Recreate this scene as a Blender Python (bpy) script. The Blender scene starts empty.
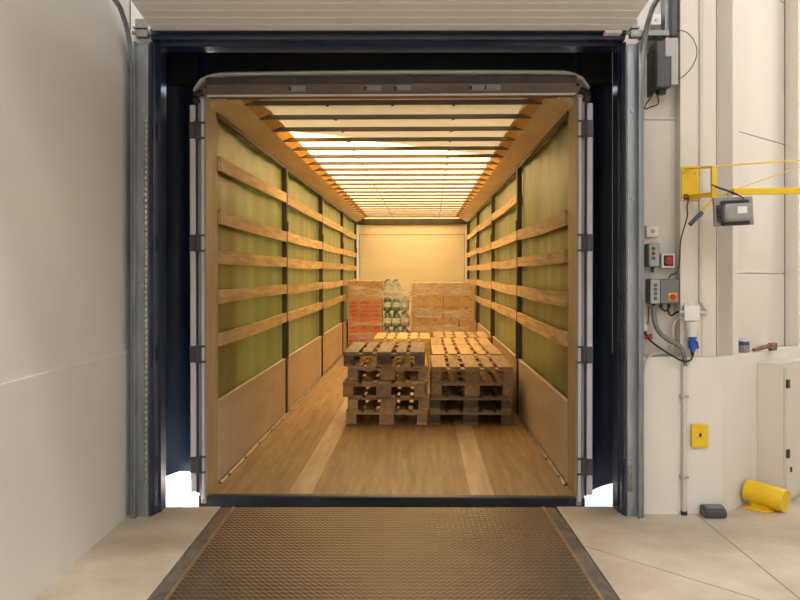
import bpy, bmesh, math, random
from mathutils import Vector, Matrix, Euler
random.seed(7)
PI = math.pi
C = bpy.context.scene.collection
F = 863.0                      # focal length in pixels of an 800 px wide frame
CAMZ = 1.48

def at(px, py, Y):
    return Vector(((px - 400) * Y / F, Y, CAMZ + (281 - py) * Y / F))

# ------------------------------------------------------------------ materials
def nodes(m):
    m.use_nodes = True
    return m.node_tree.nodes, m.node_tree.links

def mat(name, c1, c2=None, rough=.6, metal=0., scale=(3, 3, 3), detail=6, bump=0., bscale=None,
        rand=0., spec=.5, lo=.35, hi=.65, translucent=0., tcol=None, trans_rough=None):
    m = bpy.data.materials.new(name)
    N, L = nodes(m)
    b = N['Principled BSDF']
    b.inputs['Roughness'].default_value = rough
    b.inputs['Metallic'].default_value = metal
    b.inputs['Specular IOR Level'].default_value = spec
    c2 = c2 or tuple(x * .88 for x in c1)
    tc = N.new('ShaderNodeTexCoord'); mp = N.new('ShaderNodeMapping')
    mp.inputs['Scale'].default_value = scale
    L.new(tc.outputs['Object'], mp.inputs['Vector'])
    oi = N.new('ShaderNodeObjectInfo')
    cb = N.new('ShaderNodeMath'); cb.operation = 'MULTIPLY'; cb.inputs[1].default_value = 37.0
    L.new(oi.outputs['Random'], cb.inputs[0])
    L.new(cb.outputs[0], mp.inputs['Location'])
    nz = N.new('ShaderNodeTexNoise'); nz.inputs['Scale'].default_value = 1.0
    nz.inputs['Detail'].default_value = detail; nz.inputs['Roughness'].default_value = .6
    L.new(mp.outputs[0], nz.inputs['Vector'])
    rp = N.new('ShaderNodeValToRGB')
    rp.color_ramp.elements[0].position = lo; rp.color_ramp.elements[0].color = (*c2, 1)
    rp.color_ramp.elements[1].position = hi; rp.color_ramp.elements[1].color = (*c1, 1)
    L.new(nz.outputs['Fac'], rp.inputs['Fac'])
    col = rp.outputs['Color']
    if rand > 0:
        hs = N.new('ShaderNodeHueSaturation')
        mr = N.new('ShaderNodeMapRange')
        mr.inputs['To Min'].default_value = 1 - rand; mr.inputs['To Max'].default_value = 1 + rand
        L.new(oi.outputs['Random'], mr.inputs['Value'])
        L.new(mr.outputs[0], hs.inputs['Value']); L.new(col, hs.inputs['Color'])
        col = hs.outputs['Color']
    L.new(col, b.inputs['Base Color'])
    if bump > 0:
        bp = N.new('ShaderNodeBump'); bp.inputs['Strength'].default_value = bump
        bp.inputs['Distance'].default_value = .01
        if bscale:
            n2 = N.new('ShaderNodeTexNoise'); m2 = N.new('ShaderNodeMapping')
            m2.inputs['Scale'].default_value = bscale
            L.new(tc.outputs['Object'], m2.inputs['Vector']); L.new(m2.outputs[0], n2.inputs['Vector'])
            n2.inputs['Scale'].default_value = 1.; n2.inputs['Detail'].default_value = 4
            L.new(n2.outputs['Fac'], bp.inputs['Height'])
        else:
            L.new(nz.outputs['Fac'], bp.inputs['Height'])
        L.new(bp.outputs[0], b.inputs['Normal'])
    if translucent > 0:
        t = N.new('ShaderNodeBsdfTranslucent')
        t.inputs['Color'].default_value = (*(tcol or c1), 1)
        mx = N.new('ShaderNodeMixShader'); mx.inputs[0].default_value = translucent
        out = N['Material Output']
        L.new(b.outputs[0], mx.inputs[1]); L.new(t.outputs[0], mx.inputs[2])
        L.new(mx.outputs[0], out.inputs['Surface'])
    return m

M = {}
M['wall'] = mat('white_wall_paint', (.74, .73, .715), (.70, .69, .675), .55, scale=(.8, .8, .5), bump=.03, bscale=(60, 60, 60))
M['plinth'] = mat('white_plinth_paint', (.76, .725, .685), (.71, .675, .63), .6, scale=(1.5, 1.5, 1), bump=.05, bscale=(40, 40, 40))
M['panel'] = mat('cream_sandwich_panel', (.70, .655, .595), (.665, .62, .56), .35, scale=(1, 1, .4))
M['column'] = mat('cream_steel_cladding', (.71, .66, .585), (.67, .62, .55), .35, scale=(2, 2, .3))
M['ceiling'] = mat('white_ceiling', (.75, .74, .72), rough=.7)
M['galv'] = mat('galvanised_steel', (.36, .39, .42), (.25, .28, .31), .36, .75, scale=(14, 14, 3), detail=3)
M['galvdark'] = mat('aged_galvanised_steel', (.33, .34, .33), (.22, .22, .21), .45, .7, scale=(9, 9, 4))
M['navy'] = mat('navy_gloss_seal', (.022, .035, .074), (.015, .024, .052), .16, scale=(3, 3, 1))
M['black'] = mat('black_fabric', (.008, .010, .016), (.005, .006, .010), .55, scale=(4, 4, 2), bump=.15, bscale=(3, 3, 1))
M['flap'] = mat('navy_black_shelter_curtain', (.011, .034, .085), (.008, .024, .06), .45, scale=(4, 4, 2))
M['doorleaf'] = mat('grey_white_door_panel', (.86, .86, .86), (.83, .83, .83), .4, scale=(.5, 12, 12))
M['rubber'] = mat('black_rubber', (.03, .03, .03), (.02, .02, .02), .6, scale=(8, 8, 8))
M['greybox'] = mat('mid_grey_plastic', (.16, .165, .175), (.14, .145, .155), .45, scale=(6, 6, 6))
M['lampgrey'] = mat('warm_grey_cast_metal', (.30, .29, .285), (.27, .26, .255), .4, .2, scale=(6, 6, 6))
M['darkbox'] = mat('dark_grey_plastic', (.075, .075, .08), (.06, .06, .065), .45, scale=(6, 6, 6))
M['lightbox'] = mat('light_grey_plastic', (.40, .40, .40), (.37, .37, .37), .45, scale=(6, 6, 6))
M['whitepl'] = mat('white_plastic', (.78, .77, .75), (.73, .72, .70), .4, scale=(6, 6, 6))
M['conduit'] = mat('pale_grey_conduit', (.62, .60, .56), (.56, .54, .50), .4, scale=(8, 8, 2))
M['hose'] = mat('grey_corrugated_hose', (.20, .20, .20), (.16, .16, .16), .5, scale=(8, 8, 8))
M['yellow'] = mat('yellow_paint', (.84, .56, .010), (.78, .50, .008), .35, scale=(6, 6, 6))
M['red'] = mat('red_plastic', (.55, .03, .03), (.48, .025, .025), .4)
M['blue'] = mat('blue_plastic', (.02, .10, .50), (.015, .08, .42), .35)
M['button'] = mat('grey_button', (.12, .13, .16), rough=.4)
M['lock'] = mat('black_lock', (.02, .02, .02), rough=.4)
M['cabinet'] = mat('cream_powder_coat', (.66, .61, .53), (.63, .58, .50), .4, scale=(3, 3, 1))
M['t_hinge'] = mat('dark_grey_door_hinge', (.085, .08, .085), rough=.45, metal=.3)
M['hinge'] = mat('black_hinge', (.035, .03, .028), rough=.45)
M['steel'] = mat('bare_steel', (.45, .44, .42), (.34, .33, .31), .35, .8, scale=(10, 10, 10))
M['traction'] = mat('brown_rusty_angle', (.42, .27, .13), (.28, .17, .08), .45, .5, scale=(20, 6, 6))
M['skirt'] = mat('worn_dark_skirt', (.19, .16, .13), (.075, .065, .055), .65, .1, scale=(14, 8, 8), bump=.3)
M['brushwood'] = mat('brown_wood_tool', (.30, .16, .07), (.18, .09, .04), .6, scale=(30, 5, 30))
M['canblue'] = mat('navy_tin_print', (.04, .06, .16), (.03, .045, .12), .35)
M['canbody'] = mat('speckled_tin_label', (.42, .33, .26), (.12, .10, .11), .5, scale=(70, 70, 70))
M['lid'] = mat('pale_blue_lid', (.55, .62, .68), rough=.3)
M['wire'] = mat('black_cable', (.02, .018, .017), rough=.5)
M['redwire'] = mat('red_wire', (.6, .07, .03), rough=.5)
# trailer
M['t_floor'] = mat('phenolic_plywood_floor', (.42, .275, .135), (.22, .135, .062), .5, scale=(24, 1.6, 9), bump=.06, lo=.3, hi=.7)
M['t_strip'] = mat('worn_floor_strip', (.62, .48, .33), (.36, .26, .16), .42, .15, scale=(14, 1.6, 14), lo=.3, hi=.7)
M['t_post'] = mat('tan_painted_post', (.54, .40, .22), (.42, .30, .155), .5, scale=(8, 8, 2))
M['t_rail'] = mat('tan_roof_rail', (.70, .545, .31), (.54, .40, .21), .45, scale=(6, .8, 6))
M['t_side'] = mat('beige_drop_side', (.62, .49, .35), (.48, .37, .25), .5, scale=(5, .9, 5), bump=.04, lo=.3, hi=.7)
M['t_head'] = mat('brown_grey_header', (.20, .125, .085), (.12, .09, .075), .45, .1, scale=(2, 8, 14))
M['t_sill'] = mat('dark_sill_steel', (.035, .042, .06), (.02, .024, .034), .4, .4, scale=(4, 8, 8))
M['t_grey'] = mat('grey_door_post', (.30, .29, .33), (.25, .245, .28), .4, .3, scale=(8, 8, 1))
M['t_white'] = mat('white_door_edge', (.60, .59, .60), (.54, .53, .54), .45, scale=(8, 8, 1))
M['t_lip'] = mat('white_roof_lip', (.70, .69, .67), (.60, .59, .57), .5, scale=(3, 8, 8))
M['t_dark'] = mat('dark_curtain_post', (.085, .07, .06), (.05, .042, .038), .5, .3, scale=(9, 9, 2))
M['t_raft'] = mat('grey_brown_roof_bow', (.20, .165, .135), (.14, .115, .095), .45, .4, scale=(3, 9, 9))
M['t_bulk'] = mat('beige_bulkhead', (.84, .76, .59), (.78, .70, .53), .5, scale=(.8, 3, 8))
M['lath'] = mat('raw_timber_lath', (.72, .51, .27), (.38, .245, .12), .65, scale=(20, 1.8, 26), rand=.18, bump=.08, lo=.3, hi=.7)
M['curtain'] = mat('green_side_curtain', (.29, .285, .095), (.17, .18, .055), .36, scale=(2.5, .9, .5), bump=.9, bscale=(3, 5, .7), translucent=.05, tcol=(.12, .15, .03), lo=.3, hi=.7)
M['tarp'] = mat('cream_roof_tarp', (.84, .675, .38), (.80, .625, .33), .6, scale=(2, 2, 2), translucent=.40, tcol=(.95, .64, .29))
M['fringe'] = mat('amber_roof_fold', (.55, .33, .11), (.42, .24, .07), .6, scale=(5, 14, 5), translucent=.2, tcol=(.70, .38, .09))
# loads
def wood(name, a, b): return mat(name, a, b, .7, scale=(28, 2.2, 28), rand=.22, bump=.1, lo=.3, hi=.7)
M['pal_light'] = wood('fresh_pallet_wood', (.78, .52, .26), (.52, .32, .14))
M['pal_tan'] = wood('tan_pallet_wood', (.66, .45, .24), (.38, .25, .125))
M['pal_grey'] = wood('weathered_pallet_wood', (.34, .26, .175), (.15, .115, .08))
M['pal_dark'] = wood('dark_stained_block_wood', (.17, .13, .09), (.07, .055, .04))
M['pal_brown'] = wood('brown_pallet_wood', (.50, .335, .185), (.26, .165, .085))
M['carton'] = mat('brown_cardboard', (.58, .41, .22), (.51, .345, .18), .65, scale=(3, 3, 3), rand=.08)
M['cartonlid'] = mat('brown_carton_tape', (.42, .26, .12), (.36, .22, .10), .4)
M['redlabel'] = mat('red_print', (.60, .075, .045), (.66, .32, .20), .5, scale=(26, 26, 60), lo=.38, hi=.5)
M['print'] = mat('dark_print', (.10, .07, .05), rough=.6)
M['jug_green'] = mat('green_water_bottle', (.20, .44, .33), (.13, .34, .25), .2, translucent=.35, tcol=(.4, .7, .55))
M['jug_clear'] = mat('clear_blue_water_bottle', (.50, .58, .60), (.38, .48, .54), .15, translucent=.4, tcol=(.7, .8, .85))
M['juglabel'] = mat('white_bottle_label', (.78, .78, .74), (.60, .66, .66), .4, scale=(30, 30, 30))
M['jugcap'] = mat('blue_bottle_cap', (.10, .20, .50), rough=.35)

def film_mat():
    m = bpy.data.materials.new('clear_stretch_film'); N, L = nodes(m)
    b = N['Principled BSDF']; b.inputs['Base Color'].default_value = (.9, .9, .9, 1)
    b.inputs['Roughness'].default_value = .22
    tr = N.new('ShaderNodeBsdfTransparent'); mx = N.new('ShaderNodeMixShader')
    tc = N.new('ShaderNodeTexCoord'); mp = N.new('ShaderNodeMapping'); mp.inputs['Scale'].default_value = (2.2, 2.2, 11)
    mp.inputs['Rotation'].default_value = (.1, .25, 0)
    nz = N.new('ShaderNodeTexNoise'); nz.inputs['Scale'].default_value = 1.6; nz.inputs['Detail'].default_value = 5
    L.new(tc.outputs['Object'], mp.inputs['Vector']); L.new(mp.outputs[0], nz.inputs['Vector'])
    mr = N.new('ShaderNodeMapRange'); mr.inputs['From Min'].default_value = .35; mr.inputs['From Max'].default_value = .75
    mr.inputs['To Min'].default_value = .08; mr.inputs['To Max'].default_value = .6
    L.new(nz.outputs['Fac'], mr.inputs['Value']); L.new(mr.outputs[0], mx.inputs[0])
    bp = N.new('ShaderNodeBump'); bp.inputs['Strength'].default_value = .6; bp.inputs['Distance'].default_value = .02
    L.new(nz.outputs['Fac'], bp.inputs['Height']); L.new(bp.outputs[0], b.inputs['Normal'])
    L.new(tr.outputs[0], mx.inputs[1]); L.new(b.outputs[0], mx.inputs[2])
    L.new(mx.outputs[0], N['Material Output'].inputs['Surface'])
    return m
M['film'] = film_mat()

def floor_mat():
    m = bpy.data.materials.new('polished_concrete'); N, L = nodes(m)
    b = N['Principled BSDF']; b.inputs['Roughness'].default_value = .42
    tc = N.new('ShaderNodeTexCoord')
    nz = N.new('ShaderNodeTexNoise'); nz.inputs['Scale'].default_value = 1.7; nz.inputs['Detail'].default_value = 9; nz.inputs['Roughness'].default_value = .62
    L.new(tc.outputs['Object'], nz.inputs['Vector'])
    rp = N.new('ShaderNodeValToRGB')
    rp.color_ramp.elements[0].position = .3; rp.color_ramp.elements[0].color = (.40, .325, .235, 1)
    rp.color_ramp.elements[1].position = .72; rp.color_ramp.elements[1].color = (.68, .595, .48, 1)
    L.new(nz.outputs['Fac'], rp.inputs['Fac'])
    n2 = N.new('ShaderNodeTexNoise'); n2.inputs['Scale'].default_value = 60; n2.inputs['Detail'].default_value = 3
    L.new(tc.outputs['Object'], n2.inputs['Vector'])
    mx = N.new('ShaderNodeMixRGB'); mx.blend_type = 'OVERLAY'; mx.inputs[0].default_value = .12
    L.new(rp.outputs[0], mx.inputs[1]); L.new(n2.outputs['Color'], mx.inputs[2])
    L.new(mx.outputs[0], b.inputs['Base Color'])
    mr = N.new('ShaderNodeMapRange'); mr.inputs['To Min'].default_value = .33; mr.inputs['To Max'].default_value = .6
    L.new(nz.outputs['Fac'], mr.inputs['Value']); L.new(mr.outputs[0], b.inputs['Roughness'])
    bp = N.new('ShaderNodeBump'); bp.inputs['Strength'].default_value = .05; L.new(n2.outputs['Fac'], bp.inputs['Height'])
    L.new(bp.outputs[0], b.inputs['Normal'])
    return m
M['floor'] = floor_mat()

def tread_mat():
    # zig-zag pressed tread plate
    m = bpy.data.materials.new('bronze_tread_plate'); N, L = nodes(m)
    b = N['Principled BSDF']; b.inputs['Metallic'].default_value = .7; b.inputs['Roughness'].default_value = .34
    tc = N.new('ShaderNodeTexCoord'); sp = N.new('ShaderNodeSeparateXYZ'); L.new(tc.outputs['Object'], sp.inputs[0])
    def mth(op, a, c=None, v=None):
        n = N.new('ShaderNodeMath'); n.operation = op
        L.new(a, n.inputs[0])
        if c is not None: L.new(c, n.inputs[1])
        elif v is not None: n.inputs[1].default_value = v
        return n.outputs[0]
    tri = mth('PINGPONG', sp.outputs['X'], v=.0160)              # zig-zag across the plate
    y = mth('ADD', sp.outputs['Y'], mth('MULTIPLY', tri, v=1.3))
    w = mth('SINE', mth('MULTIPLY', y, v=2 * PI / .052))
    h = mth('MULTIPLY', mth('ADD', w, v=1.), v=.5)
    bp = N.new('ShaderNodeBump'); bp.inputs['Strength'].default_value = .75; bp.inputs['Distance'].default_value = .006
    L.new(h, bp.inputs['Height']); L.new(bp.outputs[0], b.inputs['Normal'])
    nz = N.new('ShaderNodeTexNoise'); nz.inputs['Scale'].default_value = 2.6; nz.inputs['Detail'].default_value = 8
    L.new(tc.outputs['Object'], nz.inputs['Vector'])
    rp = N.new('ShaderNodeValToRGB')
    rp.color_ramp.elements[0].position = .3; rp.color_ramp.elements[0].color = (.045, .038, .032, 1)
    rp.color_ramp.elements[1].position = .7; rp.color_ramp.elements[1].color = (.13, .104, .082, 1)
    L.new(nz.outputs['Fac'], rp.inputs['Fac'])
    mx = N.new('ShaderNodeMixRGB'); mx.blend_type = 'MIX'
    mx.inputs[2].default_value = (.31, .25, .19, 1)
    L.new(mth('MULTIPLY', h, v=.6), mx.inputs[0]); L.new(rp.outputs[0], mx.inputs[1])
    L.new(mx.outputs[0], b.inputs['Base Color'])
    return m
M['tread'] = tread_mat()
M['ground'] = mat('pale_concrete_yard', (.86, .86, .85), (.80, .80, .79), .8, scale=(.6, .6, .6))
M['facade'] = mat('outer_facade', (.6, .6, .6), rough=.7)

# ------------------------------------------------------------------ mesh helpers
class MB:
    def __init__(s): s.bm = bmesh.new()
    def box(s, c, d, rot=None, bevel=0., seg=1):
        r = bmesh.ops.create_cube(s.bm, size=1.0)
        vs = r['verts']
        mt = Matrix.Translation(Vector(c)) @ (rot.to_4x4() if rot is not None else Matrix.Identity(4)) @ Matrix.Diagonal((*d, 1))
        bmesh.ops.transform(s.bm, matrix=mt, verts=vs)
        if bevel > 0:
            es = list({e for v in vs for e in v.link_edges})
            bmesh.ops.bevel(s.bm, geom=es, offset=bevel, segments=seg, affect='EDGES', profile=.5)
        return s
    def bx(s, x0, x1, y0, y1, z0, z1, bevel=0., seg=1):
        return s.box(((x0 + x1) / 2, (y0 + y1) / 2, (z0 + z1) / 2), (abs(x1 - x0), abs(y1 - y0), abs(z1 - z0)), None, bevel, seg)
    def cyl(s, p0, p1, r, seg=16, r2=None):
        p0, p1 = Vector(p0), Vector(p1); d = p1 - p0
        q = Vector((0, 0, 1)).rotation_difference(d.normalized()).to_matrix().to_4x4()
        bmesh.ops.create_cone(s.bm, cap_ends=True, segments=seg, radius1=r, radius2=r if r2 is None else r2, depth=d.length,
                              matrix=Matrix.Translation((p0 + p1) / 2) @ q)
        return s
    def prism(s, pts, z0, z1):
        b = [s.bm.verts.new((x, y, z0)) for x, y in pts]; t = [s.bm.verts.new((x, y, z1)) for x, y in pts]
        n = len(pts)
        s.bm.faces.new(b[::-1]); s.bm.faces.new(t)
        for i in range(n): s.bm.faces.new((b[i], b[(i + 1) % n], t[(i + 1) % n], t[i]))
        return s
    def prism_y(s, pts, y0, y1):            # outline in x/z, swept along y
        b = [s.bm.verts.new((x, y0, z)) for x, z in pts]; t = [s.bm.verts.new((x, y1, z)) for x, z in pts]
        n = len(pts)
        s.bm.faces.new(b); s.bm.faces.new(t[::-1])
        for i in range(n): s.bm.faces.new((b[(i + 1) % n], b[i], t[i], t[(i + 1) % n]))
        return s
    def prism_x(s, pts, x0, x1):            # outline in y/z, swept along x
        b = [s.bm.verts.new((x0, y, z)) for y, z in pts]; t = [s.bm.verts.new((x1, y, z)) for y, z in pts]
        n = len(pts)
        s.bm.faces.new(b[::-1]); s.bm.faces.new(t)
        for i in range(n): s.bm.faces.new((b[i], b[(i + 1) % n], t[(i + 1) % n], t[i]))
        return s
    def tube(s, pts, r, seg=8, smooth=4):
        P = [Vector(p) for p in pts]
        if smooth and len(P) > 2:
            Q = []
            for i in range(len(P) - 1):
                a = P[max(i - 1, 0)]; b = P[i]; c = P[i + 1]; d = P[min(i + 2, len(P) - 1)]
                for k in range(smooth):
                    t = k / smooth
                    Q.append(.5 * ((2 * b) + (c - a) * t + (2 * a - 5 * b + 4 * c - d) * t * t + (3 * b - a - 3 * c + d) * t ** 3))
            Q.append(P[-1]); P = Q
        rings = []
        up = Vector((.13, .31, .94)).normalized()
        for i, p in enumerate(P):
            d = (P[min(i + 1, len(P) - 1)] - P[max(i - 1, 0)]).normalized()
            a = d.cross(up)
            if a.length < 1e-3: a = d.cross(Vector((1, 0, 0)))
            a.normalize(); b = d.cross(a).normalized()
            rr = r(i / (len(P) - 1)) if callable(r) else r
            rings.append([s.bm.verts.new(p + rr * (math.cos(2 * PI * k / seg) * a + math.sin(2 * PI * k / seg) * b)) for k in range(seg)])
        for A, B in zip(rings, rings[1:]):
            for k in range(seg): s.bm.faces.new((A[k], A[(k + 1) % seg], B[(k + 1) % seg], B[k]))
        s.bm.faces.new(rings[0]); s.bm.faces.new(rings[-1][::-1])
        return s
    def lathe(s, prof, c=(0, 0, 0), seg=20):
        rings = []
        for r, z in prof:
            if r < 1e-5: rings.append([s.bm.verts.new((c[0], c[1], c[2] + z))])
            else: rings.append([s.bm.verts.new((c[0] + r * math.cos(2 * PI * k / seg), c[1] + r * math.sin(2 * PI * k / seg), c[2] + z)) for k in range(seg)])
        for A, B in zip(rings, rings[1:]):
            for k in range(seg):
                k2 = (k + 1) % seg
                if len(A) == 1 and len(B) == 1: continue
                if len(A) == 1: s.bm.faces.new((A[0], B[k2], B[k]))
                elif len(B) == 1: s.bm.faces.new((A[k], A[k2], B[0]))
                else: s.bm.faces.new((A[k], A[k2], B[k2], B[k]))
        return s
    def grid(s, fn, nu, nv):
        V = [[s.bm.verts.new(fn(u / nu, v / nv)) for v in range(nv + 1)] for u in range(nu + 1)]
        for u in range(nu):
            for v in range(nv): s.bm.faces.new((V[u][v], V[u + 1][v], V[u + 1][v + 1], V[u][v + 1]))
        return s
    def move(s, mt): bmesh.ops.transform(s.bm, matrix=mt, verts=s.bm.verts); return s
    def build(s, name, m, parent=None, smooth=False, origin=None, keep=False):
        if not keep: bmesh.ops.recalc_face_normals(s.bm, faces=s.bm.faces)
        me = bpy.data.meshes.new(name)
        if origin is not None: bmesh.ops.translate(s.bm, vec=-Vector(origin), verts=s.bm.verts)
        s.bm.to_mesh(me); s.bm.free()
        me.materials.append(M[m] if isinstance(m, str) else m)
        if smooth:
            for p in me.polygons: p.use_smooth = True
            try: me.set_sharp_from_angle(angle=math.radians(40))
            except Exception: pass
        o = bpy.data.objects.new(name, me); C.objects.link(o)
        if origin is not None: o.location = origin
        if parent is not None: o.parent = parent
        return o

def tag(o, label, cat, group=None):
    o['label'] = label; o['category'] = cat
    if group: o['group'] = group
    return o
def thing(name, label, cat, loc=(0, 0, 0), rot=(0, 0, 0), group=None):
    o = bpy.data.objects.new(name, None); C.objects.link(o)
    o.location = loc; o.rotation_euler = rot; o.empty_display_size = .1
    return tag(o, label, cat, group)
def struct(o):
    o['kind'] = 'structure'; return o
def dup(root, label=None, mats=None):
    r = root.copy(); C.objects.link(r)
    if label: r['label'] = label
    for ch in list(root.children):
        c = ch.copy(); C.objects.link(c); c.parent = r
        for g in list(ch.children):
            d = g.copy(); C.objects.link(d); d.parent = c
    return r

# ------------------------------------------------------------------ building shell
XL = -1.714          # left wall face
YW = 5.48            # face of the low plinth beside the dock opening
YP = 5.66            # face of the panel above the plinth
YO = 5.66            # outer face / dock edge
ZT = 15.0            # building height out of view, chosen to shade the trailer roof
m = MB()
m.bx(XL - .01, 1.9, -10, 5.66, -1.25, -.03)          # slab under the leveler recess
m.bx(XL - .01, -1.175, -10, 5.66, -.03, 0)
m.bx(1.025, 1.9, -10, 5.66, -.03, 0)
m.bx(-1.175, 1.025, -10, 2.9, -.03, 0)
m.prism([(1.9, -10), (5.3, -10), (5.3, 8.9), (5.14, 8.9), (1.9, 5.66)], -1.25, 0)
struct(m.build('floor', 'floor'))
# saw-cut joints in the concrete (hair-thin fillets)
def joint(p, q, w):
    p, q = Vector(p), Vector(q); d = (q - p).normalized(); n = Vector((-d.y, d.x)) * w / 2
    mm = MB(); mm.prism([tuple(p + n), tuple(p - n), tuple(q - n), tuple(q + n)], -.004, .0012); return mm
M['joint'] = mat('dusty_joint_filler', (.34, .28, .2), (.26, .21, .15), .8)
struct(joint((1.88, 5.44), (1.83, 1.5), .006).build('trim_1', 'joint'))
struct(joint((.98, 4.88), (1.75, 3.9), .0045).build('trim_2', 'joint'))

m = MB()
m.bx(XL - 1.65, XL, -10, 5.66, -1.25, 1.035)  # unseen outer thickness sized so its corner shades the trailer roof
m.bx(XL - 1.65, XL - .012, -10, 5.66, 1.035, ZT)
struct(m.build('wall_left', 'wall'))
m = MB(); m.bx(XL - .62, 5.55, -10.3, -10, -1.25, 7.2); struct(m.build('wall_back', 'wall'))
m = MB(); m.bx(5.04, 5.3, -10, 8.48, 0, 7.2); struct(m.build('wall_right', 'wall'))
m = MB(); m.bx(XL - .62, 5.3, -10, 5.6, 7.0, 7.2); struct(m.build('ceiling', 'ceiling'))
# front wall: sliver left of the opening, lintel above it, plinth and panel right of it, then the 45 degree return
def off(p, t, n): return (2.04 + t / math.sqrt(2) + n / math.sqrt(2), 5.48 + t / math.sqrt(2) - n / math.sqrt(2))
m = MB()
m.bx(XL, -1.575, YW, YO, 0, 3.07)
m.bx(XL, 1.415, 5.50, YO, 3.07, ZT)
a = lambda t, n: off(None, t, n)
m.prism([(1.415, YW), (2.04, YW), a(4.24, 0), a(4.24, -.25), (1.94, YO), (1.415, YO)], 0, .997)
m.prism([(1.415, YP - .02), (2.059, YP - .02), a(4.24, -.10), a(4.24, -.26), (1.95, YP + .1), (1.415, YP + .1)], .997, ZT)
struct(m.build('wall_front', 'plinth'))
# cladding panels on the upper wall: separate sheets with dark gaps between them
def sheets(name, pts, zs, mt):
    mm = MB()
    for z0, z1 in zip(zs, zs[1:]): mm.prism(pts, z0 + .003, z1 - .003)
    return struct(mm.build(name, mt))
zseam = CAMZ + (281 - 120) * 5.62 / F
sheets('trim_3', [(1.417, YP - .04), (1.85, YP - .04), (1.85, YP - .022), (1.417, YP - .022)], [.998, zseam, zseam + 1.1, 5.0, 7.0], 'panel')
z45a = CAMZ + (281 - 273) * 5.75 / F; z45b = CAMZ + (281 - 130) * 5.8 / F
sheets('trim_4', [a(.29, -.085), a(1.24, -.085), a(1.24, -.099), a(.29, -.099)], [.998, z45a, z45b, z45b + 1.05, 4.9, 7.0], 'panel')
sheets('trim_5', [a(1.75, -.085), a(3.2, -.085), a(3.2, -.099), a(1.75, -.099)], [.998, z45a, z45b, z45b + 1.05, 4.9, 7.0], 'panel')
# steel column casing beside the panel (with a shallow rib) and the two pilasters on the return
m = MB()
m.prism([(1.79, 5.51), (1.905, 5.51), (1.91, 5.517), (1.925, 5.517), (1.93, 5.51), (2.017, 5.51), (2.017, 5.638), (1.79, 5.638)], .998, 7.0)
struct(m.build('trim_6', 'column'))
m = MB(); m.prism([a(.169, -.001), a(.262, -.003), a(.278, -.02), a(.278, -.098), a(.169, -.098)], .998, 7.0)
struct(m.build('trim_7', 'column'))
m = MB(); m.prism([a(1.29, -.001), a(1.74, -.001), a(1.74, -.098), a(1.29, -.098)], .998, 7.0)
struct(m.build('trim_8', 'column'))

M['gap'] = mat('dark_panel_gap', (.13, .115, .10), (.10, .09, .08), .8)
m = MB(); m.prism([(2.0172, 5.512), (2.024, 5.516), (2.024, 5.636), (2.0172, 5.636)], .998, 7.0); struct(m.build('trim_9', 'gap'))
m = MB(); m.prism([a(1.2405, -.083), a(1.253, -.083), a(1.253, -.098), a(1.2405, -.098)], .998, 7.0); struct(m.build('trim_10', 'gap'))

# ------------------------------------------------------------------ navy jamb frame of the dock opening
fr = thing('door_frame', 'glossy navy frame lining the loading dock opening', 'door frame', (-.07, 5.5, 0))
def ch(o, p):      # parent keeping coordinates
    o.parent = p; o.matrix_parent_inverse = Matrix.Translation(-Vector(p.location)) if p.rotation_euler == Euler((0, 0, 0)) else p.matrix_basis.inverted(); return o
def jamb(x0, x1, inner):
    mm = MB()
    s = 1 if inner > 0 else -1
    xo, xi = (x0, x1) if s > 0 else (x1, x0)
    w = abs(x1 - x0)
    pts = [(xo, 5.43), (xo + s * w * .32, 5.43), (xo + s * w * .40, 5.455), (xo + s * w * .62, 5.46), (xo + s * w * .72, 5.50), (xi, 5.53), (xi, 5.655), (xo, 5.655)]
    mm.prism(pts if s > 0 else pts[::-1], 0.001, 2.985)
    return mm
ch(jamb(-1.575, -1.532, 1).build('jamb', 'navy'), fr)
ch(jamb(1.394, 1.424, -1).build('jamb', 'navy'), fr)
mm = MB()
mm.prism_x([(5.43, 3.066), (5.43, 3.032), (5.45, 3.025), (5.46, 3.008), (5.50, 3.0), (5.52, 2.982), (5.655, 2.978), (5.655, 3.066)], -1.575, 1.424)
ch(mm.build('head', 'navy'), fr)

# ------------------------------------------------------------------ sectional door, parked overhead, with its tracks
dl = MB()
def leaf_section(y0, z0, y1, z1, dl):
    # ribbed sandwich section seen from below
    n = 5
    d = Vector((0, y1 - y0, z1 - z0)); L = d.length; d /= L; nn = Vector((0, d.z, -d.y))
    if nn.z > 0: nn = -nn
    prof = []
    for k in range(n):
        s0, s1 = L * k / n, L * (k + 1) / n
        prof += [(s0, 0.), (s0 + .006, .006), (s1 - .006, .006), (s1, 0.)]
    prof += [(L, -.04), (0, -.04)]
    pts = []
    for s_, h in prof:
        p = Vector((0, y0, z0)) + d * s_ + nn * h
        pts.append((p.y, p.z))
    dl.prism_x(pts, -1.535, 1.42)
leaf_section(5.36, 3.040, 4.86, 3.095, dl)
leaf_section(4.855, 3.096, 4.355, 3.13, dl)
for k in range(3): leaf_section(4.35 - k * .505, 3.13 + .002 * k, 3.85 - k * .505, 3.132 + .002 * k, dl)
door = struct(dl.build('door_1', 'doorleaf'))
sm = MB(); sm.tube([(-1.53, 5.395, 3.056), (1.40, 5.395, 3.056)], .022, 10, 0)
sm.build('bottom_seal', 'rubber', door)
sm = MB(); sm.bx(1.27, 1.375, 5.33, 5.40, 3.012, 3.035, .004); sm.build('roller_bracket', 'whitepl', door)

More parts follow.
